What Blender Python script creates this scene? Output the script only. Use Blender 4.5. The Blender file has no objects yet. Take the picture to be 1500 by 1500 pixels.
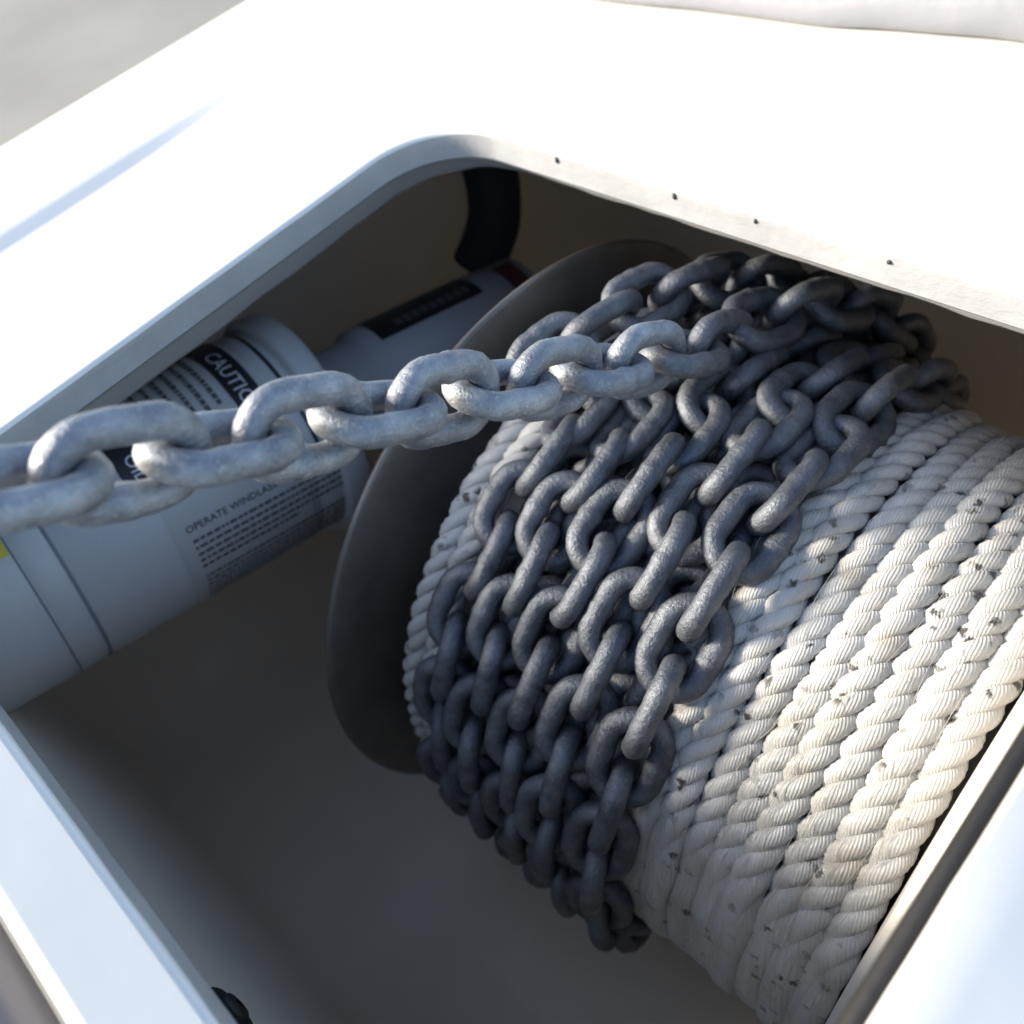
import bpy, bmesh, math, random
from mathutils import Vector, Matrix, noise
random.seed(7)
R_ = math.radians
scene = bpy.context.scene

# ------------------------------------------------------------------ camera
CAM = Vector((0, 0, 0.2))
FPX = 1321.4                         # focal length in photograph pixels (1500 wide)
MX = Vector((0.71802487, 0.43936206, -0.53981596))
MY = Vector((0.66638244, -0.65785881, 0.35093622))
MZ = Vector((-0.20093462, -0.61170481, -0.76514215))
cd = bpy.data.cameras.new('camera'); cam = bpy.data.objects.new('camera', cd)
scene.collection.objects.link(cam); scene.camera = cam
cr = Vector((MX.x, MY.x, MZ.x)); cu = -Vector((MX.y, MY.y, MZ.y)); cb = -Vector((MX.z, MY.z, MZ.z))
mw = Matrix(((cr.x, cu.x, cb.x, CAM.x), (cr.y, cu.y, cb.y, CAM.y), (cr.z, cu.z, cb.z, CAM.z), (0, 0, 0, 1)))
cam.matrix_world = mw
cd.sensor_width = 36; cd.lens = FPX / 1500 * 36; cd.clip_start = 0.01; cd.clip_end = 500
cd.dof.use_dof = True; cd.dof.focus_distance = 0.285; cd.dof.aperture_fstop = 10.0

# ------------------------------------------------------------------ world, sun, exposure
SUN_DIR = Vector((-0.73, -0.56, 0.355)).normalized()      # towards the sun
el = math.asin(SUN_DIR.z); az = math.atan2(SUN_DIR.x, SUN_DIR.y)
w = bpy.data.worlds.new('World'); scene.world = w; w.use_nodes = True
wn = w.node_tree.nodes; wl = w.node_tree.links; wn.clear()
sky = wn.new('ShaderNodeTexSky'); sky.sky_type = 'NISHITA'; sky.sun_disc = False
sky.sun_elevation = el; sky.sun_rotation = az; sky.air_density = 1.0; sky.dust_density = 1.5; sky.ozone_density = 1.0
bg = wn.new('ShaderNodeBackground'); bg.inputs['Strength'].default_value = 0.15
wo = wn.new('ShaderNodeOutputWorld'); wl.new(sky.outputs[0], bg.inputs['Color']); wl.new(bg.outputs[0], wo.inputs['Surface'])
sd = bpy.data.lights.new('sun', 'SUN'); sun = bpy.data.objects.new('sun', sd); scene.collection.objects.link(sun)
sd.energy = 3.5; sd.angle = R_(14); sd.color = (1.0, 0.92, 0.78)
sun.rotation_euler = (-SUN_DIR).to_track_quat('-Z', 'Y').to_euler(); sun.location = SUN_DIR * 3
scene.cycles.diffuse_bounces = 8; scene.cycles.max_bounces = 14
vs = scene.view_settings; vs.view_transform = 'Standard'; vs.look = 'None'; vs.exposure = 1.18; vs.gamma = 1.0; vs.use_curve_mapping = False

# ------------------------------------------------------------------ helpers
COL = scene.collection
def ray(px, py):
    c = Vector((px - 750, py - 750, FPX)); return Vector((MX.dot(c), MY.dot(c), MZ.dot(c))).normalized()
def at_depth(px, py, dep):
    c = Vector((px - 750, py - 750, FPX)) * (dep / FPX); return CAM + Vector((MX.dot(c), MY.dot(c), MZ.dot(c)))
def at_z(px, py, z):
    d = ray(px, py); return CAM + d * ((z - CAM.z) / d.z)
def mesh_obj(name, verts, faces, mat, parent=None, smooth=True, uvs=None):
    me = bpy.data.meshes.new(name); me.from_pydata([tuple(v) for v in verts], [], faces); me.update()
    if smooth:
        me.polygons.foreach_set('use_smooth', [True] * len(me.polygons))
    if uvs:
        ul = me.uv_layers.new(name='UVMap')
        flat = []
        for f in uvs:
            for u in f: flat.extend(u)
        ul.data.foreach_set('uv', flat)
    me.materials.append(mat)
    o = bpy.data.objects.new(name, me); COL.objects.link(o)
    if parent: o.parent = parent
    return o
def empty(name, loc=(0, 0, 0)):
    o = bpy.data.objects.new(name, None); o.empty_display_size = 0.02; o.location = loc; COL.objects.link(o); return o
def keep(o, parent):
    """parent o, its vertices being in world space"""
    o.parent = parent; o.matrix_parent_inverse = Matrix.Translation(parent.location).inverted(); return o
def tag(o, label, cat, group=None):
    o['label'] = label; o['category'] = cat
    if group: o['group'] = group
    return o
def struct(o): o['kind'] = 'structure'; return o

# -- material helpers
def new_mat(name):
    m = bpy.data.materials.new(name); m.use_nodes = True; nt = m.node_tree
    return m, nt, nt.nodes['Principled BSDF']
def N(nt, typ, **kw):
    n = nt.nodes.new(typ)
    for k, v in kw.items():
        if k in n.inputs: n.inputs[k].default_value = v
        else: setattr(n, k, v)
    return n
def ramp(nt, fac, stops):
    r = nt.nodes.new('ShaderNodeValToRGB'); cr_ = r.color_ramp
    while len(cr_.elements) < len(stops): cr_.elements.new(0.5)
    for e, (p, c) in zip(cr_.elements, stops):
        e.position = p; e.color = (*c, 1) if len(c) == 3 else c
    nt.links.new(fac, r.inputs['Fac']); return r
def objcoord(nt):
    return nt.nodes.new('ShaderNodeTexCoord').outputs['Object']
def noisetex(nt, vec, scale, detail=4, rough=0.55):
    n = N(nt, 'ShaderNodeTexNoise', Scale=scale, Detail=detail, Roughness=rough); nt.links.new(vec, n.inputs['Vector']); return n
def mixc(nt, fac, a, b, mode='MIX'):
    m = nt.nodes.new('ShaderNodeMix'); m.data_type = 'RGBA'; m.blend_type = mode
    for sock, val in ((m.inputs['Factor'], fac), (m.inputs['A'], a), (m.inputs['B'], b)):
        pass
    f_, a_, b_ = m.inputs[0], m.inputs[6], m.inputs[7]
    for s, v in ((f_, fac), (a_, a), (b_, b)):
        if hasattr(v, 'is_linked') or hasattr(v, 'links'): nt.links.new(v, s)
        elif isinstance(v, (int, float)): s.default_value = v
        else: s.default_value = (*v, 1)
    return m.outputs[2]
def bump(nt, bsdf, height, strength, dist):
    b = N(nt, 'ShaderNodeBump', Strength=strength, Distance=dist); nt.links.new(height, b.inputs['Height'])
    nt.links.new(b.outputs[0], bsdf.inputs['Normal']); return b

def simple(name, col, rough=0.5, metal=0.0, var=0.06, scale=25, bumpd=0.0, bscale=300, coat=0.0):
    m, nt, b = new_mat(name); oc = objcoord(nt)
    n = noisetex(nt, oc, scale, 5)
    lo = tuple(c * (1 - var) for c in col); hi = tuple(min(1, c * (1 + var)) for c in col)
    r = ramp(nt, n.outputs['Fac'], [(0.3, lo), (0.7, hi)]); nt.links.new(r.outputs[0], b.inputs['Base Color'])
    b.inputs['Roughness'].default_value = rough; b.inputs['Metallic'].default_value = metal; b.inputs['Coat Weight'].default_value = coat
    if bumpd:
        n2 = noisetex(nt, oc, bscale, 3); bump(nt, b, n2.outputs['Fac'], 1.0, bumpd)
    return m

# galvanised steel
def mat_zinc(name, k):
    m, nt, b = new_mat(name); oc = objcoord(nt)
    oi = nt.nodes.new('ShaderNodeObjectInfo')
    off = nt.nodes.new('ShaderNodeVectorMath'); off.operation = 'MULTIPLY_ADD'
    cmb = nt.nodes.new('ShaderNodeCombineXYZ')
    for i in range(3): nt.links.new(oi.outputs['Random'], cmb.inputs[i])
    nt.links.new(cmb.outputs[0], off.inputs[0]); off.inputs[1].default_value = (3.1, 5.7, 9.3); nt.links.new(oc, off.inputs[2])
    v = off.outputs[0]
    n1 = noisetex(nt, v, 120, 5, 0.65); n2 = noisetex(nt, v, 700, 4, 0.6); n3 = noisetex(nt, v, 2600, 2, 0.5)
    base = ramp(nt, n1.outputs['Fac'], [(0.28, (0.138, 0.15, 0.178)), (0.5, (0.218, 0.235, 0.267)), (0.72, (0.32, 0.342, 0.375))])
    sp = ramp(nt, n2.outputs['Fac'], [(0.56, (0, 0, 0)), (0.66, (1, 1, 1))])
    mul = nt.nodes.new('ShaderNodeMath'); mul.operation = 'MULTIPLY'; nt.links.new(sp.outputs[0], mul.inputs[0]); mul.inputs[1].default_value = 0.4
    c2 = mixc(nt, mul.outputs[0], base.outputs[0], (0.42, 0.44, 0.47))
    # per link tone
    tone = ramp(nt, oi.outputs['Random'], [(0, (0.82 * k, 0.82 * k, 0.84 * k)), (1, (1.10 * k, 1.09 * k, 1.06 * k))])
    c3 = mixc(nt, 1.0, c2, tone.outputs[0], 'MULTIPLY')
    # faint brown stain
    n4 = noisetex(nt, v, 60, 3); st = ramp(nt, n4.outputs['Fac'], [(0.62, (0, 0, 0)), (0.75, (0.35, 0.35, 0.35))])
    c4 = mixc(nt, st.outputs[0], c3, (0.17, 0.135, 0.10))
    nt.links.new(c4, b.inputs['Base Color'])
    b.inputs['Metallic'].default_value = 0.6
    rr = ramp(nt, n2.outputs['Fac'], [(0.3, (0.38,) * 3), (0.7, (0.56,) * 3)]); nt.links.new(rr.outputs[0], b.inputs['Roughness'])
    ad = nt.nodes.new('ShaderNodeMath'); ad.operation = 'MULTIPLY_ADD'; nt.links.new(n3.outputs['Fac'], ad.inputs[0]); ad.inputs[1].default_value = 0.35; nt.links.new(n2.outputs['Fac'], ad.inputs[2])
    bump(nt, b, ad.outputs[0], 0.9, 0.0006)
    return m
M_ZINC = mat_zinc('shaded_galvanised_steel', 0.68); M_ZINC2 = mat_zinc('daylit_galvanised_steel', 1.3)  # same steel twice: drum shade and free-end daylight put into the colour

# rope
def mat_rope():
    m, nt, b = new_mat('nylon_rope'); oc = objcoord(nt)
    uv = nt.nodes.new('ShaderNodeUVMap'); sep = nt.nodes.new('ShaderNodeSeparateXYZ'); nt.links.new(uv.outputs[0], sep.inputs[0])
    # fibres: yarn ridges from the u phase
    wob = noisetex(nt, oc, 350, 2)
    ph = nt.nodes.new('ShaderNodeMath'); ph.operation = 'MULTIPLY_ADD'; nt.links.new(wob.outputs['Fac'], ph.inputs[0]); ph.inputs[1].default_value = 0.35; nt.links.new(sep.outputs[0], ph.inputs[2])
    fr = nt.nodes.new('ShaderNodeMath'); fr.operation = 'PINGPONG'; nt.links.new(ph.outputs[0], fr.inputs[0]); fr.inputs[1].default_value = 0.5
    sq = nt.nodes.new('ShaderNodeMath'); sq.operation = 'POWER'; nt.links.new(fr.outputs[0], sq.inputs[0]); sq.inputs[1].default_value = 0.8
    # finer filaments
    ph2 = nt.nodes.new('ShaderNodeMath'); ph2.operation = 'MULTIPLY'; nt.links.new(ph.outputs[0], ph2.inputs[0]); ph2.inputs[1].default_value = 6.0
    cm = nt.nodes.new('ShaderNodeCombineXYZ'); nt.links.new(ph2.outputs[0], cm.inputs[0]); nt.links.new(sep.outputs[1], cm.inputs[1])
    fn = N(nt, 'ShaderNodeTexNoise', Scale=1.0, Detail=2.0); nt.links.new(cm.outputs[0], fn.inputs['Vector'])
    hh = nt.nodes.new('ShaderNodeMath'); hh.operation = 'MULTIPLY_ADD'; nt.links.new(fn.outputs['Fac'], hh.inputs[0]); hh.inputs[1].default_value = 0.35; nt.links.new(sq.outputs[0], hh.inputs[2])
    bump(nt, b, hh.outputs[0], 0.8, 0.0004)
    n1 = noisetex(nt, oc, 45, 4); base = ramp(nt, n1.outputs['Fac'], [(0.26, (0.42, 0.365, 0.285)), (0.42, (0.56, 0.54, 0.495)), (0.7, (0.645, 0.635, 0.61))])
    # mildew specks: sparse clusters
    vo = N(nt, 'ShaderNodeTexVoronoi', Scale=145.0, Randomness=1.0); wv = nt.nodes.new('ShaderNodeVectorMath'); wv.operation = 'MULTIPLY_ADD'
    nn = noisetex(nt, oc, 400, 2); nt.links.new(nn.outputs['Color'], wv.inputs[0]); wv.inputs[1].default_value = (0.0055,) * 3; nt.links.new(oc, wv.inputs[2]); nt.links.new(wv.outputs[0], vo.inputs['Vector'])
    dots = ramp(nt, vo.outputs['Distance'], [(0.20, (1, 1, 1)), (0.34, (0, 0, 0))])
    pick = ramp(nt, vo.outputs['Color'], [(0.38, (0, 0, 0)), (0.44, (1, 1, 1))])
    cl = noisetex(nt, oc, 34, 3); clr = ramp(nt, cl.outputs['Fac'], [(0.46, (0, 0, 0)), (0.56, (1, 1, 1))])
    m1 = nt.nodes.new('ShaderNodeMath'); m1.operation = 'MULTIPLY'; nt.links.new(dots.outputs[0], m1.inputs[0]); nt.links.new(pick.outputs[0], m1.inputs[1])
    m2 = nt.nodes.new('ShaderNodeMath'); m2.operation = 'MULTIPLY'; nt.links.new(m1.outputs[0], m2.inputs[0]); nt.links.new(clr.outputs[0], m2.inputs[1])
    m3 = nt.nodes.new('ShaderNodeMath'); m3.operation = 'MULTIPLY'; nt.links.new(m2.outputs[0], m3.inputs[0]); m3.inputs[1].default_value = 0.92
    c = mixc(nt, m3.outputs[0], base.outputs[0], (0.035, 0.028, 0.025))
    nt.links.new(c, b.inputs['Base Color'])
    b.inputs['Roughness'].default_value = 0.33; b.inputs['Sheen Weight'].default_value = 0.15
    b.inputs['Subsurface Weight'].default_value = 0.12; b.inputs['Subsurface Scale'].default_value = 0.002; b.inputs['Subsurface Radius'].default_value = (1, 0.9, 0.75)
    return m
M_ROPE = mat_rope()
def mat_gel(name, col, rough, bd):
    m, nt, b = new_mat(name); oc = objcoord(nt)
    n = noisetex(nt, oc, 9, 5); r = ramp(nt, n.outputs['Fac'], [(0.3, tuple(c * 0.95 for c in col)), (0.7, col)])
    nt.links.new(r.outputs[0], b.inputs['Base Color']); b.inputs['Roughness'].default_value = rough
    n2 = noisetex(nt, oc, 40, 2); bump(nt, b, n2.outputs['Fac'], 0.3, bd)
    return m
M_GEL = mat_gel('white_gelcoat', (0.82, 0.80, 0.765), 0.28, 0.0006)
def mat_edge():
    m, nt, b = new_mat('rough_cut_edge'); oc = objcoord(nt)
    mp = nt.nodes.new('ShaderNodeMapping'); mp.inputs['Scale'].default_value = (1, 1, 1.5); nt.links.new(oc, mp.inputs[0])
    n = noisetex(nt, mp.outputs[0], 180, 6, 0.65); n1 = noisetex(nt, oc, 35, 4)
    r = ramp(nt, n1.outputs['Fac'], [(0.3, (0.36, 0.36, 0.37)), (0.7, (0.46, 0.46, 0.47))]); nt.links.new(r.outputs[0], b.inputs['Base Color'])
    pit = ramp(nt, n.outputs['Fac'], [(0.42, (0, 0, 0)), (0.6, (1, 1, 1))])
    b.inputs['Roughness'].default_value = 0.55; bump(nt, b, pit.outputs[0], 0.5, 0.0002); return m
M_EDGE = mat_edge()
M_LOCK = mat_gel('locker_gelcoat', (0.88, 0.80, 0.685), 0.4, 0.001)
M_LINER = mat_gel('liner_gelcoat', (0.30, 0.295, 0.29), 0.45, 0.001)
M_RUB = simple('black_rubber', (0.022, 0.02, 0.019), 0.55, bumpd=0.0002)
M_HOSE = simple('black_hose', (0.010, 0.010, 0.012), 0.8, bumpd=0.0002)
M_STEEL = simple('satin_steel_plate', (0.19, 0.17, 0.15), 0.34, 0.45, 0.35, 18, 0.00008, 900)
M_PLATE = simple('worn_alloy_rim', (0.55, 0.52, 0.47), 0.45, 0.3, 0.14, 18, 0.00008, 900)
M_PVC = simple('white_plastic', (0.47, 0.465, 0.465), 0.38, 0, 0.04, 12, 0.0001, 500)
M_PVC2 = simple('grey_white_plastic', (0.36, 0.36, 0.37), 0.45, 0, 0.05, 12)
M_PAPER = simple('paper_label', (0.42, 0.41, 0.40), 0.5, 0, 0.03, 30)
M_INK = simple('black_ink', (0.018, 0.018, 0.022), 0.45, 0, 0.05)
M_GINK = simple('grey_ink', (0.10, 0.10, 0.105), 0.5, 0, 0.1)
M_WINK = simple('white_ink', (0.62, 0.62, 0.63), 0.5, 0, 0.03)
M_GROOVE = simple('dark_groove', (0.20, 0.21, 0.25), 0.6)
M_YEL = simple('yellow_label', (0.62, 0.48, 0.03), 0.45)
M_RED = simple('red_label', (0.09, 0.018, 0.02), 0.5)
M_GROUND = simple('grey_concrete', (0.30, 0.285, 0.25), 0.8, 0, 0.12, 1.2, 0.002, 40)
M_VINYL = simple('white_vinyl', (0.29, 0.29, 0.31), 0.35, 0, 0.03, 20, 0.0008, 60)
M_RAIL = simple('grey_rub_rail', (0.16, 0.15, 0.165), 0.35, 0, 0.06, 20)
M_CHIP = simple('chipped_spot', (0.05, 0.05, 0.05), 0.7)

# ------------------------------------------------------------------ ground far below
g = mesh_obj('ground', [(-60, -60, -1.4), (60, -60, -1.4), (60, 60, -1.4), (-60, 60, -1.4)], [(0, 1, 2, 3)], M_GROUND, smooth=False); struct(g)

# ------------------------------------------------------------------ deck with its rounded rectangular opening
X0, X1, Y0, Y1 = -0.3315, -0.0015, -0.0457, 0.2431
TH = 0.0130
def rrect(x0, x1, y0, y1, r, n=14, ns=24):
    """closed loop, counter-clockwise, equal point count for any size"""
    pts = []
    cs = [(x1 - r, y1 - r, 0), (x0 + r, y1 - r, 90), (x0 + r, y0 + r, 180), (x1 - r, y0 + r, 270)]
    for k, (cx, cy, a) in enumerate(cs):
        for i in range(n + 1):
            t = R_(a + 90 * i / n); pts.append((cx + r * math.cos(t), cy + r * math.sin(t)))
        nx = cs[(k + 1) % 4]; t2 = R_(nx[2]); e = (nx[0] + r * math.cos(t2), nx[1] + r * math.sin(t2)); s = pts[-1]
        for i in range(1, ns): pts.append((s[0] + (e[0] - s[0]) * i / ns, s[1] + (e[1] - s[1]) * i / ns))
    return pts
TIL3, TIL4 = math.tan(R_(20)), math.tan(R_(13))  # slopes added to dim the two near strips, standing in for shade
_d = ray(50, 1420); YO = _d.y * (TIL3 * Y0 - CAM.z) / (_d.z + TIL3 * _d.y) + 0.0025                                        # outer border beyond the forward edge
def deckz(x, y):
    z = 0.0
    if y < Y0: z += TIL3 * (Y0 - y)
    if x > X1: z -= TIL4 * (x - X1)
    # shallow styling crease along the side strip
    d = x + 0.459
    z += 0.0045 * math.exp(-(d / 0.006) ** 2) * (1 / (1 + math.exp((y - 0.20) / 0.02))) * -1
    if x < -0.50: z -= (x + 0.50) ** 2 * 1.2
    return z
def build_deck():
    CR = 0.040
    verts = []; faces = []; loops = []
    def add(loop3):
        s = len(verts); verts.extend(loop3); loops.append((s, len(loop3)))
    # edge face from below upward, then a small rounded arris, then out over the top
    add([(x, y, -TH) for x, y in rrect(X0, X1, Y0, Y1, CR)])
    for i in range(1, 5):
        zz = -TH + (TH - 0.0016) * i / 4
        add([(x + 0.00035 * noise.noise(Vector((x * 60, y * 60, zz * 300))), y + 0.00035 * noise.noise(Vector((x * 60 + 9, y * 60, zz * 300))), zz) for x, y in rrect(X0, X1, Y0, Y1, CR)])
    for i in range(1, 5):
        a = R_(90 * i / 4); o = 0.0016 * (1 - math.cos(a)); zz = -0.0016 + 0.0016 * math.sin(a)
        add([(x, y, zz) for x, y in rrect(X0 - o, X1 + o, Y0 - o, Y1 + o, CR + o)])
    edge_loops = len(loops)
    xo0, xo1, yo0, yo1 = -0.575, 0.62, YO, 0.80
    K = 60
    inner = rrect(X0 - 0.0016, X1 + 0.0016, Y0 - 0.0016, Y1 + 0.0016, CR + 0.0016); outer = rrect(xo0, xo1, yo0, yo1, 0.012)
    for k in range(1, K + 1):
        t = k / K
        lp = []
        for (a, b), (c, d) in zip(inner, outer):
            x = a + (c - a) * t; y = b + (d - b) * t; lp.append((x, y, deckz(x, y)))
        add(lp)
    # rolled outer border
    last = [verts[i] for i in range(loops[-1][0], loops[-1][0] + loops[-1][1])]
    for k in range(1, 7):
        a = R_(90 * k / 6); rr = 0.004; o = rr * math.sin(a); dz = rr * (1 - math.cos(a))
        lo = rrect(xo0 - o, xo1 + o, yo0 - o, yo1 + o, 0.012 + o)
        add([(x, y, l[2] - dz) for (x, y), l in zip(lo, last)])
    for o, zz in ((0.005, -0.05), (0.012, -0.07), (0.030, -0.11), (0.030, -0.47)):
        lo = rrect(xo0 - o, xo1 + o, yo0 - o, yo1 + o, 0.012 + o)
        add([(x, y, zz) for (x, y), l in zip(lo, last)])
    mats = []
    for q in range(len(loops) - 1):
        s, n = loops[q]; s2, _ = loops[q + 1]
        for i in range(n):
            j = (i + 1) % n; faces.append((s + i, s + j, s2 + j, s2 + i)); mats.append(1 if q < 4 else 0)
    o = mesh_obj('deck', verts, faces, M_GEL); o.data.materials.append(M_EDGE)
    o.data.polygons.foreach_set('material_index', mats)
    return o
deck = struct(build_deck())
# underside of the deck and the liner lip set back below the cut edge
def ring_sheet(name, inner, outer, zi, zo, mat):
    n = len(inner); v = [(x, y, zi) for x, y in inner] + [(x, y, zo) for x, y in outer]
    return mesh_obj(name, v, [(i, n + i, n + (i + 1) % n, (i + 1) % n) for i in range(n)], mat, smooth=False)
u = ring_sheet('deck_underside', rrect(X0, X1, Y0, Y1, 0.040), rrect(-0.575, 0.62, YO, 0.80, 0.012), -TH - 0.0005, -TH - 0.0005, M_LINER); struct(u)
def build_liner():
    s = 0.005; v = []; f = []; lp = []
    prof = [(s, -TH - 0.001), (s + 0.0005, -0.0245), (s + 0.002, -0.0262), (s + 0.006, -0.0262), (s + 0.006, -TH - 0.001)]
    for o, z in prof:
        lp.append(len(v)); L = rrect(X0 - o, X1 + o, Y0 - o, Y1 + o + 0.006, 0.040 + o)
        v += [(x + 0.0006 * noise.noise(Vector((x * 40, y * 40, z * 90))), y, z + (0.0012 * noise.noise(Vector((x * 55, y * 55, 3))) if z < -0.02 else 0)) for x, y in L]
    n = len(L)
    for a in range(len(prof) - 1):
        for i in range(n): f.append((lp[a] + (i + 1) % n, lp[a] + i, lp[a + 1] + i, lp[a + 1] + (i + 1) % n))
    return mesh_obj('opening_liner', v, f, M_LINER)
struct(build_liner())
# chips and drips on the cut edge
for (px, py, sx, sz) in ((813, 219, 0.0008, 0.0016), (988, 286, 0.0009, 0.0016), (1107, 309, 0.0007, 0.0011), (1307, 354, 0.0009, 0.0009), (648, 208, 0.0007, 0.0022)):
    d = ray(px, py); t = (Y1 - 0.0) / d.y; p = CAM + d * t
    if px < 700: p = CAM + d * ((Y1 - 0.0045) / d.y)
    v = []; f = []
    ring = 10
    for k, rr in enumerate((1.0, 0.6)):
        for i in range(ring):
            a = 2 * math.pi * i / ring; q = 1 + 0.25 * noise.noise(Vector((px, i * 0.9, k)))
            v.append((p.x + sx * rr * q * math.cos(a), p.y - 0.0002 - 0.0005 * k, max(-TH + sz, min(-0.0035, p.z)) + sz * rr * q * math.sin(a)))
    f = [(i, (i + 1) % ring, ring + (i + 1) % ring, ring + i) for i in range(ring)] + [tuple(range(ring, 2 * ring))]
    mesh_obj('chip', v, f, M_CHIP, deck)

# ------------------------------------------------------------------ locker below: floor and walls with a coved join
def build_locker():
    x0, x1, y0, y1, zb, rc = -0.52, 0.16, YO - 0.0035, 0.52, -0.385, 0.07
    v = []; f = []; lp = []
    prof = [(0, -TH - 0.002), (0, -0.10), (0, -0.2), (0, zb + rc)] + [(rc * (1 - math.cos(R_(a))), zb + rc * (1 - math.sin(R_(a)))) for a in (15, 30, 45, 60, 75, 90)]
    for o, z in prof:
        L = rrect(x0 + o, x1 - o, y0 + o, y1 - o, max(0.075 - o, 0.004)); lp.append(len(v)); v += [(x, y, z) for x, y in L]
    n = len(L)
    nw = 0
    for a in range(len(prof) - 1):
        for i in range(n): f.append((lp[a] + i, lp[a] + (i + 1) % n, lp[a + 1] + (i + 1) % n, lp[a + 1] + i))
    w_ = mesh_obj('locker_wall', v, f, M_LOCK); struct(w_)
    fl = mesh_obj('locker_floor', v[lp[-1]:], [tuple(range(n))], M_LOCK, smooth=False); struct(fl)
build_locker()

# ------------------------------------------------------------------ drum
AY, AZ = 0.18942, 0.2 - 0.39714
XL, XR = -0.246, -0.0115
RF = 0.1605
drum = empty('windlass_drum', (0.5 * (XL + XR), AY, AZ - RF)); tag(drum, 'grey steel winch drum with round end flanges inside the white locker', 'winch drum')
def lathe(name, prof, mat, parent, n=128, axis_y=AY, axis_z=AZ):
    """profile of (x, r) revolved about the drum's axis"""
    v = []; f = []
    for x, r in prof:
        for i in range(n):
            a = 2 * math.pi * i / n; v.append((x, axis_y + r * math.cos(a), axis_z + r * math.sin(a)))
    for k in range(len(prof) - 1):
        for i in range(n): f.append((k * n + i, (k + 1) * n + i, (k + 1) * n + (i + 1) % n, k * n + (i + 1) % n))
    o = mesh_obj(name, v, f, mat); keep(o, parent); return o
def flange(xin, sgn, RF=RF, th=0.004, mat=M_STEEL):
    xo = xin + th * sgn
    return lathe('flange', [(xin, 0.0001), (xin, 0.09), (xin, RF - 0.004), (xin + 0.0002 * sgn, RF - 0.0012), (xin + 0.0012 * sgn, RF), (xo - 0.0012 * sgn, RF), (xo, RF - 0.0012), (xo, 0.05), (xo + 0.012 * sgn, 0.048), (xo + 0.012 * sgn, 0.0001)], mat, drum)
flange(XL, -1); flange(XR, 1, 0.152, 0.014, M_PLATE)
lathe('barrel', [(XL + 0.0005, 0.103), (XR - 0.0005, 0.103)], M_STEEL, drum)
lathe('axle', [(XL - 0.20, 0.016), (XL - 0.0165, 0.016)], M_STEEL, drum, 32)

# ------------------------------------------------------------------ rope
rope = empty('rope', (-0.06, AY, AZ - 0.136)); tag(rope, 'white three-strand rope with black mildew specks wound on the drum', 'rope')
def rope_turn(xc, Rr, rad, phase, wob, fray, seed, nseg=480, na=12):
    lay = 0.0300; L = 2 * math.pi * Rr; ds = L / nseg
    so0 = rad * 0.49; sr0 = rad * 0.55; NY = 15
    th0 = R_(-90)
    # integrate the lay so that strands open out low on the near side
    ang = [phase]; fade = []
    for i in range(nseg + 1):
        th = math.degrees(th0 + 2 * math.pi * i / nseg)
        f_ = 0.0
        if fray: f_ = min(1, max(0, (th - 140 - 6 * noise.noise(Vector((seed, 1, 1)))) / 16)) * (1 - min(1, max(0, (th - 225) / 15)))
        fade.append(f_); ang.append(ang[-1] + 2 * math.pi * ds / lay * (1 - 0.93 * f_))
    rnd = random.Random(seed)
    verts = []; faces = []; uvs = []
    for sidx in range(3):
        base = len(verts); phs = []; acc = 0
        for i in range(nseg + 1):
            th = th0 + 2 * math.pi * i / nseg; fl = fade[i]; so = so0 * (1 - 0.55 * fl); sr = sr0 * (1 + 0.42 * fl)
            n = Vector((0, math.cos(th), math.sin(th))); T = Vector((0, -math.sin(th), math.cos(th))); B = T.cross(n)
            w1 = wob * noise.noise(Vector((seed * 3.1, th * 1.7, 0))) + 0.0008 * noise.noise(Vector((seed * 1.3, th * 7, 5)))
            w2 = 0.0012 * noise.noise(Vector((seed * 2.7, th * 2.2, 8)))
            c = Vector((xc + w1, AY, AZ)) + n * (Rr + w2 - 0.001 * fl)
            a = ang[i] + sidx * 2 * math.pi / 3
            out = n * math.cos(a) + B * math.sin(a)
            cs = c + out * so
            tana = 2 * math.pi * so / lay * (1 - 0.93 * fl)
            Ts = (T + (T.cross(out)) * tana).normalized(); Bs = Ts.cross(out).normalized(); Ns = Bs.cross(Ts)
            rr = sr * (1 + 0.05 * noise.noise(Vector((seed, sidx * 5, th * 9))))
            for k in range(na):
                v = 2 * math.pi * k / na
                q = cs + Ns * (rr * math.cos(v)) + Bs * (rr * math.sin(v)) - c; verts.append(c + q - n * (q.dot(n) * (0.11 + 0.40 * fl)) + B * (q.dot(B) * (0.06 + 0.17 * fl)))
            phs.append(acc); acc += 1.6 * (1 - 0.9 * fl) * ds * math.sqrt(1 + tana * tana) / sr0
        for i in range(nseg):
            for k in range(na):
                k2 = (k + 1) % na
                faces.append((base + i * na + k, base + i * na + k2, base + (i + 1) * na + k2, base + (i + 1) * na + k))
                va, vb = 2 * math.pi * k / na, 2 * math.pi * (k + 1) / na
                q = NY / (2 * math.pi)
                uvs.append((((va + phs[i]) * q, i * 0.25), ((vb + phs[i]) * q, i * 0.25), ((vb + phs[i + 1]) * q, (i + 1) * 0.25), ((va + phs[i + 1]) * q, (i + 1) * 0.25)))
    o = mesh_obj('turn', verts, faces, M_ROPE, uvs=uvs); keep(o, rope); return o
xs = [XR - 0.0075 - 0.0108 * k + random.uniform(-0.0007, 0.0007) for k in range(9)]
for k, x in enumerate(xs):
    rope_turn(x, 0.1308 + random.uniform(-0.0018, 0.0016) - (0.005 if k >= 8 else 0), 0.0061 + random.uniform(-0.0002, 0.0003), random.uniform(0, 6), 0.0017, True, 11 + k)
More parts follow.
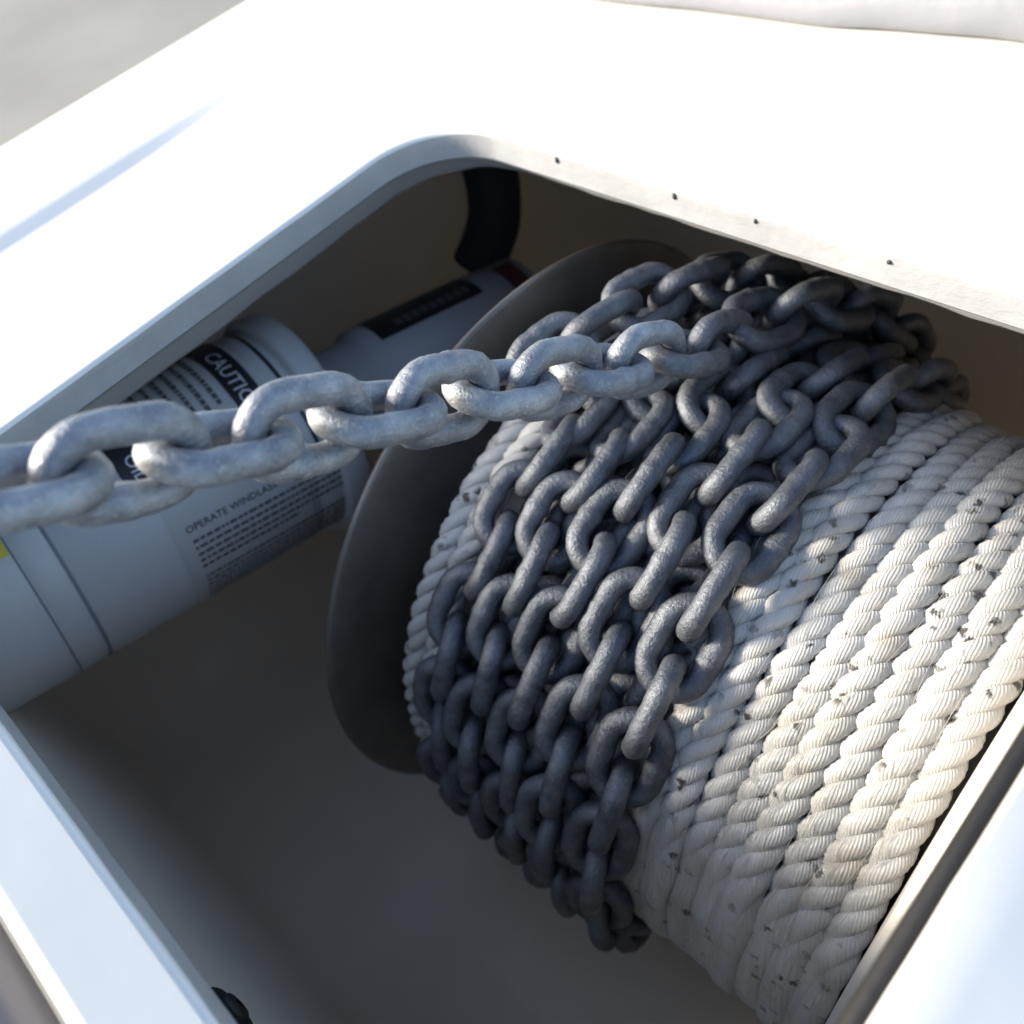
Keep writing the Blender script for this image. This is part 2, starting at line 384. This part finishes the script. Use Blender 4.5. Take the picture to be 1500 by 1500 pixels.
for k in range(8):
    rope_turn(xs[k] - 0.0054, 0.1205, 0.0060, random.uniform(0, 6), 0.0008, False, 70 + k, 320, 10)
x = xs[-1] - 0.0112; k = 0
while x > -0.2270:
    big = x < -0.203
    rope_turn(x, 0.1335 if big else 0.1205, 0.0060, random.uniform(0, 6), 0.001, False, 40 + k, 320, 10); x -= 0.0112; k += 1

# loose fibres lifting off the opened-out lay
def fibres():
    rnd = random.Random(21); v = []; f = []
    for q in range(520):
        x = rnd.uniform(-0.108, -0.014); th = R_(rnd.gauss(158, 14) if q % 3 else rnd.uniform(60, 170)); L = rnd.uniform(0.006, 0.030); n = 7
        dx = rnd.uniform(-0.004, 0.004); lift = rnd.uniform(0.0003, 0.0011) if q % 5 else rnd.uniform(0.001, 0.0035); rr = rnd.uniform(0.00005, 0.00011); R0 = 0.1368 - (0.003 if math.degrees(th) > 150 else 0.0)
        s0 = len(v)
        for i in range(n + 1):
            t = i / n; a = th + L * (t - 0.5) / 0.13; rad = R0 + lift * math.sin(math.pi * t * rnd.uniform(0.95, 1.05)) - 0.0006
            c = Vector((x + dx * t * t, AY + rad * math.cos(a), AZ + rad * math.sin(a))); nn = Vector((0, math.cos(a), math.sin(a)))
            for k in range(3):
                b_ = 2 * math.pi * k / 3; v.append(c + (nn * math.cos(b_) + Vector((1, 0, 0)) * math.sin(b_)) * rr)
        for i in range(n):
            for k in range(3): f.append((s0 + i * 3 + k, s0 + i * 3 + (k + 1) % 3, s0 + i * 3 + 3 + (k + 1) % 3, s0 + i * 3 + 3 + k))
    o = mesh_obj('loose_fibres', v, f, M_FIBRE); o['kind'] = 'stuff'; keep(o, rope)
M_FIBRE = simple('loose_nylon', (0.62, 0.58, 0.50), 0.4)
fibres()

# ------------------------------------------------------------------ chain
chain = empty('anchor_chain', (-0.155, AY, AZ - 0.155)); tag(chain, 'grey galvanised chain wound round the drum with one end stretched out taut', 'chain')
DW, PITCH, WID = 0.0087, 0.0230, 0.0285
def link_mesh(var, mat):
    rc = (WID - DW) / 2; hs = (PITCH + DW) / 2 - rc
    path = []
    ns, na_ = 7, 13
    for i in range(ns): path.append((-hs + 2 * hs * i / ns, -rc, 0))
    for i in range(na_): a = -90 + 180 * i / na_; path.append((hs + rc * math.cos(R_(a)), rc * math.sin(R_(a)), 0))
    for i in range(ns): path.append((hs - 2 * hs * i / ns, rc, 0))
    for i in range(na_): a = 90 + 180 * i / na_; path.append((-hs + rc * math.cos(R_(a)), rc * math.sin(R_(a)), 0))
    n = len(path); m = 14; v = []; f = []
    for i in range(n):
        p = Vector(path[i]); t = (Vector(path[(i + 1) % n]) - Vector(path[i - 1])).normalized(); s = Vector((0, 0, 1)); o = t.cross(s)
        r = DW / 2
        weld = math.exp(-(p.x / 0.0016) ** 2) * (0.12 if p.y > 0 else 0)
        for k in range(m):
            a = 2 * math.pi * k / m; d = o * math.cos(a) + s * math.sin(a)
            q = p + d * r * (1 + weld); q += d * 0.00035 * noise.noise(q * 220 + Vector((var * 7.3, 0, 0)))
            v.append(q)
    for i in range(n):
        for k in range(m): f.append((i * m + k, i * m + (k + 1) % m, ((i + 1) % n) * m + (k + 1) % m, ((i + 1) % n) * m + k))
    me = bpy.data.meshes.new('link'); me.from_pydata([tuple(q) for q in v], [], f); me.update()
    me.polygons.foreach_set('use_smooth', [True] * len(me.polygons)); me.materials.append(mat)
    return me
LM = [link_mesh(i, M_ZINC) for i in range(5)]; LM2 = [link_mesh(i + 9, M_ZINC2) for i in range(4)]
CINV = Matrix.Translation(chain.location).inverted()
def add_link(c, t, wdir, pool=None):
    t = t.normalized(); nrm = t.cross(wdir).normalized(); wv = nrm.cross(t)
    o = bpy.data.objects.new('link', random.choice(pool or LM)); COL.objects.link(o); o.parent = chain; o.matrix_parent_inverse = CINV
    s = 1 if random.random() < 0.5 else -1
    m = Matrix(((t.x * s, wv.x * s, nrm.x, c.x), (t.y * s, wv.y * s, nrm.y, c.y), (t.z * s, wv.z * s, nrm.z, c.z), (0, 0, 0, 1)))
    o.matrix_world = m
    o.matrix_basis = m
    return o
def drum_link(x, th, R, cant, lean=0.0):
    n = Vector((0, math.cos(th), math.sin(th))); t = Vector((lean, -math.sin(th), math.cos(th))) + n * random.uniform(-0.09, 0.09); e = Vector((1, 0, 0))
    c = Vector((x, AY, AZ)) + n * R
    add_link(c, t, e * math.cos(cant) + n * math.sin(cant))
RC = 0.1405
STEP = 360 / 39.0
WX = [-0.1920, -0.1715, -0.1505, -0.1275, -0.1045]
CT = [57, 59, 61, 64, 67]
PH = [107.0, 105.0, 102.0, 94.0, 93.4]
for wi, (xc, ph) in enumerate(zip(WX, PH)):
    cnt = 39
    for i in range(cnt):
        th = ph + i * STEP
        s = 1 if i % 2 == 0 else -1
        if i == cnt - 1: s = 0.1
        nz = lambda a: noise.noise(Vector((wi * 4.3, i * 0.37, a)))
        jx = 0.0022 * nz(1); jr = 0.0022 * nz(2) + random.uniform(-0.0006, 0.0006)
        cant = (R_(CT[wi]) if s > 0.5 else R_(CT[wi] - 90) if s < 0 else R_(20)) + R_(random.uniform(-7, 7) + 9 * nz(3))
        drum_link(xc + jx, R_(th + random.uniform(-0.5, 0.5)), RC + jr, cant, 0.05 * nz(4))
# an inner layer showing through the gaps
for wi in range(4):
    xc = 0.5 * (WX[wi] + WX[wi + 1]) - 0.001
    for i in range(14):
        drum_link(xc + random.uniform(-0.0015, 0.0015), R_(68 + 3.1 * wi + i * 10.0), 0.1285 + random.uniform(-0.001, 0.001), R_(random.uniform(25, 50)) if i % 2 else R_(random.uniform(-50, -25)), random.uniform(-0.05, 0.05))
# a short second layer crossing the top, half buried behind the free end
for k in range(11):
    drum_link(-0.206 + 0.0050 * k, R_(95 - k * 8.1), 0.1615 + 0.001 * math.sin(k), R_(58) if k % 2 else R_(-32), -0.2)
# the free end: over the top of the drum, then a straight taut run
P0 = at_depth(182, 680, 0.200)
dE = ray(1060, 505)
def cyl_hit_drum(px, py, R):
    d = ray(px, py); oy, oz = CAM.y - AY, CAM.z - AZ
    a = d.y ** 2 + d.z ** 2; b = 2 * (oy * d.y + oz * d.z); c = oy * oy + oz * oz - R * R
    return CAM + d * ((-b - math.sqrt(b * b - 4 * a * c)) / (2 * a))
E0 = cyl_hit_drum(1060, 505, 0.155)
ul = (P0 - E0).normalized()
nback = int((P0 - E0).length / PITCH)
vw = CAM - (P0 + E0) / 2; vw = (vw - ul * vw.dot(ul)).normalized(); side = vw; upn = ul.cross(vw).normalized()
if upn.z < 0: upn = -upn
for k in range(-6, nback + 1):
    c = P0 - ul * (PITCH * k)
    roll = R_(31) if k % 2 == 0 else R_(-59)
    roll += R_(random.uniform(-4, 4))
    wd = upn * math.cos(roll) + side * math.sin(roll)
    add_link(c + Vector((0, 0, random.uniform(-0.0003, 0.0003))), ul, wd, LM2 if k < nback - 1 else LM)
# continue round the far side, settling on to the windings
last = P0 - ul * (PITCH * nback)
th_l = math.degrees(math.atan2(last.z - AZ, last.y - AY)); R_l = math.hypot(last.z - AZ, last.y - AY)
for k in range(1, 13):
    th = th_l - k * STEP * 0.93; Rk = 0.1615 + (R_l - 0.1615) * math.exp(-k * 0.9)
    xk = last.x + 0.0042 * k
    s = 1 if (nback + k) % 2 == 0 else -1
    drum_link(xk, R_(th), Rk, R_(62) if s > 0 else R_(-28), -0.16)

# ------------------------------------------------------------------ canister and pipe beside the drum
SC = 1.195
def scl(p): return CAM + (Vector(p) - CAM) * SC
RIMC = scl((-0.30721, 0.10842, -0.06938)); U = Vector((0.0714, 0.9742, -0.2143)).normalized()
RB = 0.0475 * SC
ca = U.cross(Vector((0, 0, 1))).normalized(); cbv = ca.cross(U).normalized()      # ca sideways, cbv upward
def cyl_pt(l, ang, r): return RIMC + U * l + (ca * math.cos(ang) + cbv * math.sin(ang)) * r
def cyl_param(px, py, r):
    d = ray(px, py); o = CAM - RIMC
    dp = d - U * d.dot(U); op = o - U * o.dot(U)
    a = dp.dot(dp); b = 2 * dp.dot(op); c = op.dot(op) - r * r; disc = b * b - 4 * a * c
    t = (-b - math.sqrt(max(disc, 0))) / (2 * a); P = o + d * t
    q = P - U * P.dot(U); return P.dot(U), math.atan2(q.dot(cbv), q.dot(ca))
def tube_lathe(name, prof, mat, parent, n=72):
    v = []; f = []
    for l, r in prof:
        for i in range(n): v.append(cyl_pt(l, 2 * math.pi * i / n, r))
    for k in range(len(prof) - 1):
        for i in range(n): f.append((k * n + i, k * n + (i + 1) % n, (k + 1) * n + (i + 1) % n, (k + 1) * n + i))
    o = mesh_obj(name, v, f, mat); keep(o, parent); return o
can = empty('canister', RIMC - U * 0.10 - cbv * RB); tag(can, 'fat white plastic canister with printed labels lying beside the drum', 'canister')
tube_lathe('body', [(-0.199, 0.0001), (-0.199, RB - 0.003), (-0.196, RB), (-0.158, RB), (-0.157, RB - 0.0006), (-0.156, RB), (-0.144, RB), (-0.1425, RB - 0.0014), (-0.141, RB), (-0.0285, RB), (-0.0275, RB - 0.0008), (-0.0265, RB), (-0.012, RB)], M_PVC, can)
tube_lathe('cap', [(-0.0138, RB + 0.0001), (-0.0132, RB + 0.0038), (-0.0115, RB + 0.0050), (-0.001, RB + 0.0050), (0.0008, RB + 0.0035), (0.001, RB - 0.004), (0.001, 0.0001)], M_PVC, can)
for l, wd in ((-0.1425, 0.0006), (-0.157, 0.0003)):
    tube_lathe('groove', [(l - wd, RB - 0.0001), (l - wd, RB + 0.0002), (l + wd, RB + 0.0002), (l + wd, RB - 0.0001)], M_GROOVE, can)
def patch(name, l0, l1, a0, a1, r, mat, parent, n=16, skew=0.0):
    v = []; f = []
    for i in range(n + 1):
        a = a0 + (a1 - a0) * i / n
        v += [cyl_pt(l0, a, r), cyl_pt(l1, a, r)]
    for i in range(n): f.append((2 * i, 2 * i + 1, 2 * i + 3, 2 * i + 2))
    o = mesh_obj(name, v, f, mat); keep(o, parent); return o
def text_mesh(txt, size):
    cu_ = bpy.data.curves.new('print', 'FONT'); cu_.body = txt; cu_.size = size; cu_.resolution_u = 2
    to = bpy.data.objects.new('print', cu_); COL.objects.link(to)
    dg = bpy.context.evaluated_depsgraph_get(); me = to.evaluated_get(dg).to_mesh()
    vs_ = [v.co.copy() for v in me.vertices]; fs = [tuple(p.vertices) for p in me.polygons]
    to.to_mesh_clear() if hasattr(to, 'to_mesh_clear') else None
    bpy.data.objects.remove(to); bpy.data.curves.remove(cu_)
    return vs_, fs
def bent_text(txt, size, l, ang, mode, r, mat, parent):
    """mode 'axial': runs along +U, lines step down; 'ring': runs round the tube downwards"""
    vs_, fs = text_mesh(txt, size)
    if mode == 'axial': pts = [cyl_pt(l + p.x, ang + p.y / r * DN * -1, r) for p in vs_]
    else: pts = [cyl_pt(l + p.y, ang + DN * p.x / r, r) for p in vs_]
    o = mesh_obj('print', pts, fs, mat, smooth=False); keep(o, parent); return o
# which way round is "down" in the picture
l1_, a1_ = cyl_param(300, 760, RB); l2_, a2_ = cyl_param(320, 830, RB)
DN = 1 if (a2_ - a1_) > 0 else -1
# lower label: lines running along the tube
lA, aA = cyl_param(268, 772, RB); lB, aB = cyl_param(300, 872, RB); lC, aC = cyl_param(462, 735, RB)
lab = patch('label', lA - 0.006, -0.032, aA - DN * 0.75, aA + DN * 1.05, RB + 0.0003, M_PAPER, can, 24)
bent_text('OPERATE WINDLASS', 0.0050, lA, aA + DN * 0.07, 'axial', RB + 0.0006, M_INK, lab)
def word_line(l0, l1, ang, hgt, parent, rnd, mode='axial'):
    l = l0
    v = []; f = []
    while l < l1:
        wlen = rnd.uniform(0.0012, 0.0042)
        e = min(l + wlen, l1)
        s = len(v)
        if mode == 'axial':
            for q in (l, e):
                for a in (ang - hgt / RB / 2, ang + hgt / RB / 2): v.append(cyl_pt(q, a, RB + 0.0006))
            f.append((s, s + 1, s + 3, s + 2))
        else:
            n = 3
            for i in range(n + 1):
                a = (l + (e - l) * i / n)
                for q in (ang - hgt / 2, ang + hgt / 2): v.append(cyl_pt(q, DN * a / RB, RB + 0.0006))
            for i in range(n): f.append((s + 2 * i, s + 2 * i + 1, s + 2 * i + 3, s + 2 * i + 2))
        l = e + 0.0008
    o = mesh_obj('print', v, f, M_GINK, smooth=False); keep(o, parent); return o
rnd = random.Random(3)
for i in range(13):
    if i in (5,): continue
    word_line(lA + 0.001, lA + (0.083 if i not in (4, 12) else 0.05) + rnd.uniform(-0.006, 0.004), aA + DN * (0.155 + 0.066 * i), 0.0016, lab, rnd)
# upper ring label, white on black
lW, aW = cyl_param(330, 545, RB); lW2, aW2 = cyl_param(385, 612, RB)
lW = 0.5 * (lW + lW2)
band = patch('black_band', lW - 0.0065, lW + 0.0075, aW - DN * 0.8, aW2 + DN * 0.10, RB + 0.0005, M_INK, can, 24)
bent_text('CAUTION', 0.0105, lW - 0.0035, aW - DN * 0.30, 'ring', RB + 0.0008, M_WINK, band)
patch('line', lW + 0.0175, lW + 0.0195, aW - DN * 0.8, aW2 + DN * 0.5, RB + 0.0004, M_INK, can, 24)
for i in range(8):
    aa = aW * DN * RB
    word_line(aa - 0.045, aa + 0.012 + rnd.uniform(-0.004, 0.012), lW - 0.0125 - 0.0062 * i, 0.0022, can, rnd, 'ring')
# small black block further along
lO, aO = cyl_param(195, 690, RB)
block = patch('black_block', lO - 0.006, lO + 0.009, aO - DN * 0.45, aO + DN * 0.16, RB + 0.0005, M_INK, can, 10)
bent_text('OIL', 0.0085, lO - 0.001, aO - DN * 0.13, 'ring', RB + 0.0008, M_WINK, block)
lY, aY = cyl_param(12, 818, RB)
patch('yellow_sticker', lY - 0.05, lY + 0.001, aY - DN * 0.5, aY - DN * 0.02, RB + 0.0005, M_YEL, can, 10)

# thinner pipe carrying on behind the cap
RP = 0.034
pipe = empty('pipe', RIMC + U * 0.1 - cbv * RP); tag(pipe, 'thin white pipe with a black label behind the fat canister', 'pipe')
tube_lathe('tube', [(0.0015, RP - 0.004), (0.040, RP - 0.004), (0.042, RP), (0.158, RP), (0.160, RP - 0.002), (0.160, 0.0001)], M_PVC2, pipe)
lP, aP = cyl_param(580, 480, RP); lQ, aQ = cyl_param(680, 435, RP)
plab = patch('label', 0.050, 0.122, aP - DN * 0.9, aP + DN * 0.12, RP + 0.0004, M_INK, pipe, 14)
rnd2 = random.Random(5)
for i in range(9):
    a_ = aP - DN * 0.10; q = 0.064 + i * 0.006
    patch('print', q, q + 0.0042, a_ - 0.09, a_ + 0.09, RP + 0.0007, M_GINK, plab, 4)
patch('red_sticker', 0.140, 0.153, aP - DN * 0.3, aP + DN * 0.35, RP + 0.0004, M_RED, pipe, 10)
# hose coming down to the pipe's end
def sweep(name, pts, r, mat, parent=None, n=20, sub=8):
    P = [Vector(p) for p in pts]; out = []
    for i in range(len(P) - 1):
        p0 = P[max(i - 1, 0)]; p1 = P[i]; p2 = P[i + 1]; p3 = P[min(i + 2, len(P) - 1)]
        for j in range(sub):
            t = j / sub; out.append(0.5 * ((2 * p1) + (p2 - p0) * t + (2 * p0 - 5 * p1 + 4 * p2 - p3) * t * t + (3 * p1 - p0 - 3 * p2 + p3) * t ** 3))
    out.append(P[-1]); v = []; f = []
    for i, p in enumerate(out):
        t = (out[min(i + 1, len(out) - 1)] - out[max(i - 1, 0)]).normalized(); s = t.cross(Vector((0.3, 1, 0.1))).normalized(); q = s.cross(t)
        for k in range(n): a = 2 * math.pi * k / n; v.append(p + (s * math.cos(a) + q * math.sin(a)) * r)
    for i in range(len(out) - 1):
        for k in range(n): f.append((i * n + k, i * n + (k + 1) % n, (i + 1) * n + (k + 1) % n, (i + 1) * n + k))
    f.append(tuple(range(n))); f.append(tuple(range((len(out) - 1) * n, len(out) * n)))
    o = mesh_obj(name, v, f, mat)
    if parent: keep(o, parent)
    return o
hd = [at_depth(704, 205, 0.53), at_depth(722, 270, 0.545), at_depth(722, 330, 0.56), at_depth(700, 390, 0.575)]
hd = [hd[0] + (hd[0] - hd[1]) * 0.3] + hd
hose = sweep('hose', hd, 0.0165, M_HOSE); tag(hose, 'black hose hanging down to the end of the thin pipe', 'hose')

# ------------------------------------------------------------------ rubber trim, cover, rail, fitting
def bar_sweep(name, prof, pa, pb, mat, n=40, jit=0.0):
    """profile (offset sideways, z) carried from pa to pb"""
    pa, pb = Vector(pa), Vector(pb); d = (pb - pa).normalized(); s = Vector((d.y, -d.x, 0)).normalized(); v = []; f = []; m = len(prof)
    for i in range(n + 1):
        p = pa + (pb - pa) * (i / n)
        for o, z in prof:
            j = jit * noise.noise(Vector((i * 0.21, o * 40, z * 40))); v.append(p + s * (o + j) + Vector((0, 0, z + j)))
    for i in range(n):
        for k in range(m): f.append((i * m + k, i * m + (k + 1) % m, (i + 1) * m + (k + 1) % m, (i + 1) * m + k))
    f.append(tuple(range(m))); f.append(tuple(range(n * m, n * m + m)))
    return mesh_obj(name, v, f, mat)
trim = bar_sweep('edge_trim', [(-0.0045, -0.011), (-0.0040, -0.0045), (-0.0015, -0.0030), (-0.0002, -0.0035), (-0.0002, -0.0125), (-0.0020, -0.0130)], (X1, -0.004, 0), (X1, 0.200, 0), M_RUB)
tag(trim, 'black rubber trim strip along the opening edge beside the rope', 'trim')

# soft white cover folded along the far side of the deck
def build_cover():
    v = []; f = []; nx, ny = 90, 26
    for i in range(nx + 1):
        x = -0.46 + 0.70 * i / nx
        ye = 0.354 + 0.022 * (x + 0.40) / 0.28 * 0.9 if x < -0.1 else 0.3752
        for j in range(ny + 1):
            t = j / ny
            if t < 0.35:
                a = math.pi * (t / 0.35); y = ye + 0.009 - 0.009 * math.sin(a); z = 0.010 - 0.009 * math.cos(a)
            else:
                y = ye + 0.009 + (t - 0.35) * 0.40; z = 0.019 + (t - 0.35) * 0.05
            q = noise.noise(Vector((x * 9, y * 26, 1))) * 0.010 + noise.noise(Vector((x * 22, y * 70, 4))) * 0.004
            v.append((x, y + q * 0.5, max(0.0007, z + q * min(1, z / 0.01))))
    for i in range(nx):
        for j in range(ny): a = i * (ny + 1) + j; f.append((a, a + ny + 1, a + ny + 2, a + 1))
    o = mesh_obj('vinyl_cover', v, f, M_VINYL); so = o.modifiers.new('thickness', 'SOLIDIFY'); so.thickness = 0.0012; so.offset = 1
    return o
tag(build_cover(), 'rumpled white vinyl cover folded on the deck behind the opening', 'cover')

zr = deckz(-0.15, YO)
rail = bar_sweep('rub_rail', [(0.005 + 0.030 - 0.016 * math.cos(R_(a)) * 1.6, zr - 0.016 + 0.014 * math.sin(R_(a))) for a in range(0, 360, 20)], (-0.70, YO, 0), (0.65, YO, 0), M_RAIL, 30)
tag(rail, 'dark grey rounded rub rail outside the narrow deck strip', 'rail')

dfp = ray(334, 1488); fp = CAM + dfp * ((YO - 0.0033 - CAM.y) / dfp.y)
fit = empty('round_fitting', fp); tag(fit, 'round black fitting on the locker wall below the narrow deck strip', 'fitting')
def disc_prof(name, prof, mat, parent, c, n=40):
    v = []; f = []
    for r, z in prof:
        for i in range(n): a = 2 * math.pi * i / n; v.append((c.x + r * math.cos(a), c.y + z, c.z + r * math.sin(a)))
    for k in range(len(prof) - 1):
        for i in range(n): f.append((k * n + i, (k + 1) * n + i, (k + 1) * n + (i + 1) % n, k * n + (i + 1) % n))
    f.append(tuple(range((len(prof) - 1) * n, len(prof) * n)))
    o = mesh_obj(name, v, f, mat); keep(o, parent); return o
disc_prof('base', [(0.0105, -0.0002), (0.0105, 0.002), (0.009, 0.003), (0.006, 0.003)], M_HOSE, fit, fp)
disc_prof('knob', [(0.0058, 0.0028), (0.0056, 0.0040), (0.0046, 0.0048), (0.002, 0.005)], M_RUB, fit, fp)
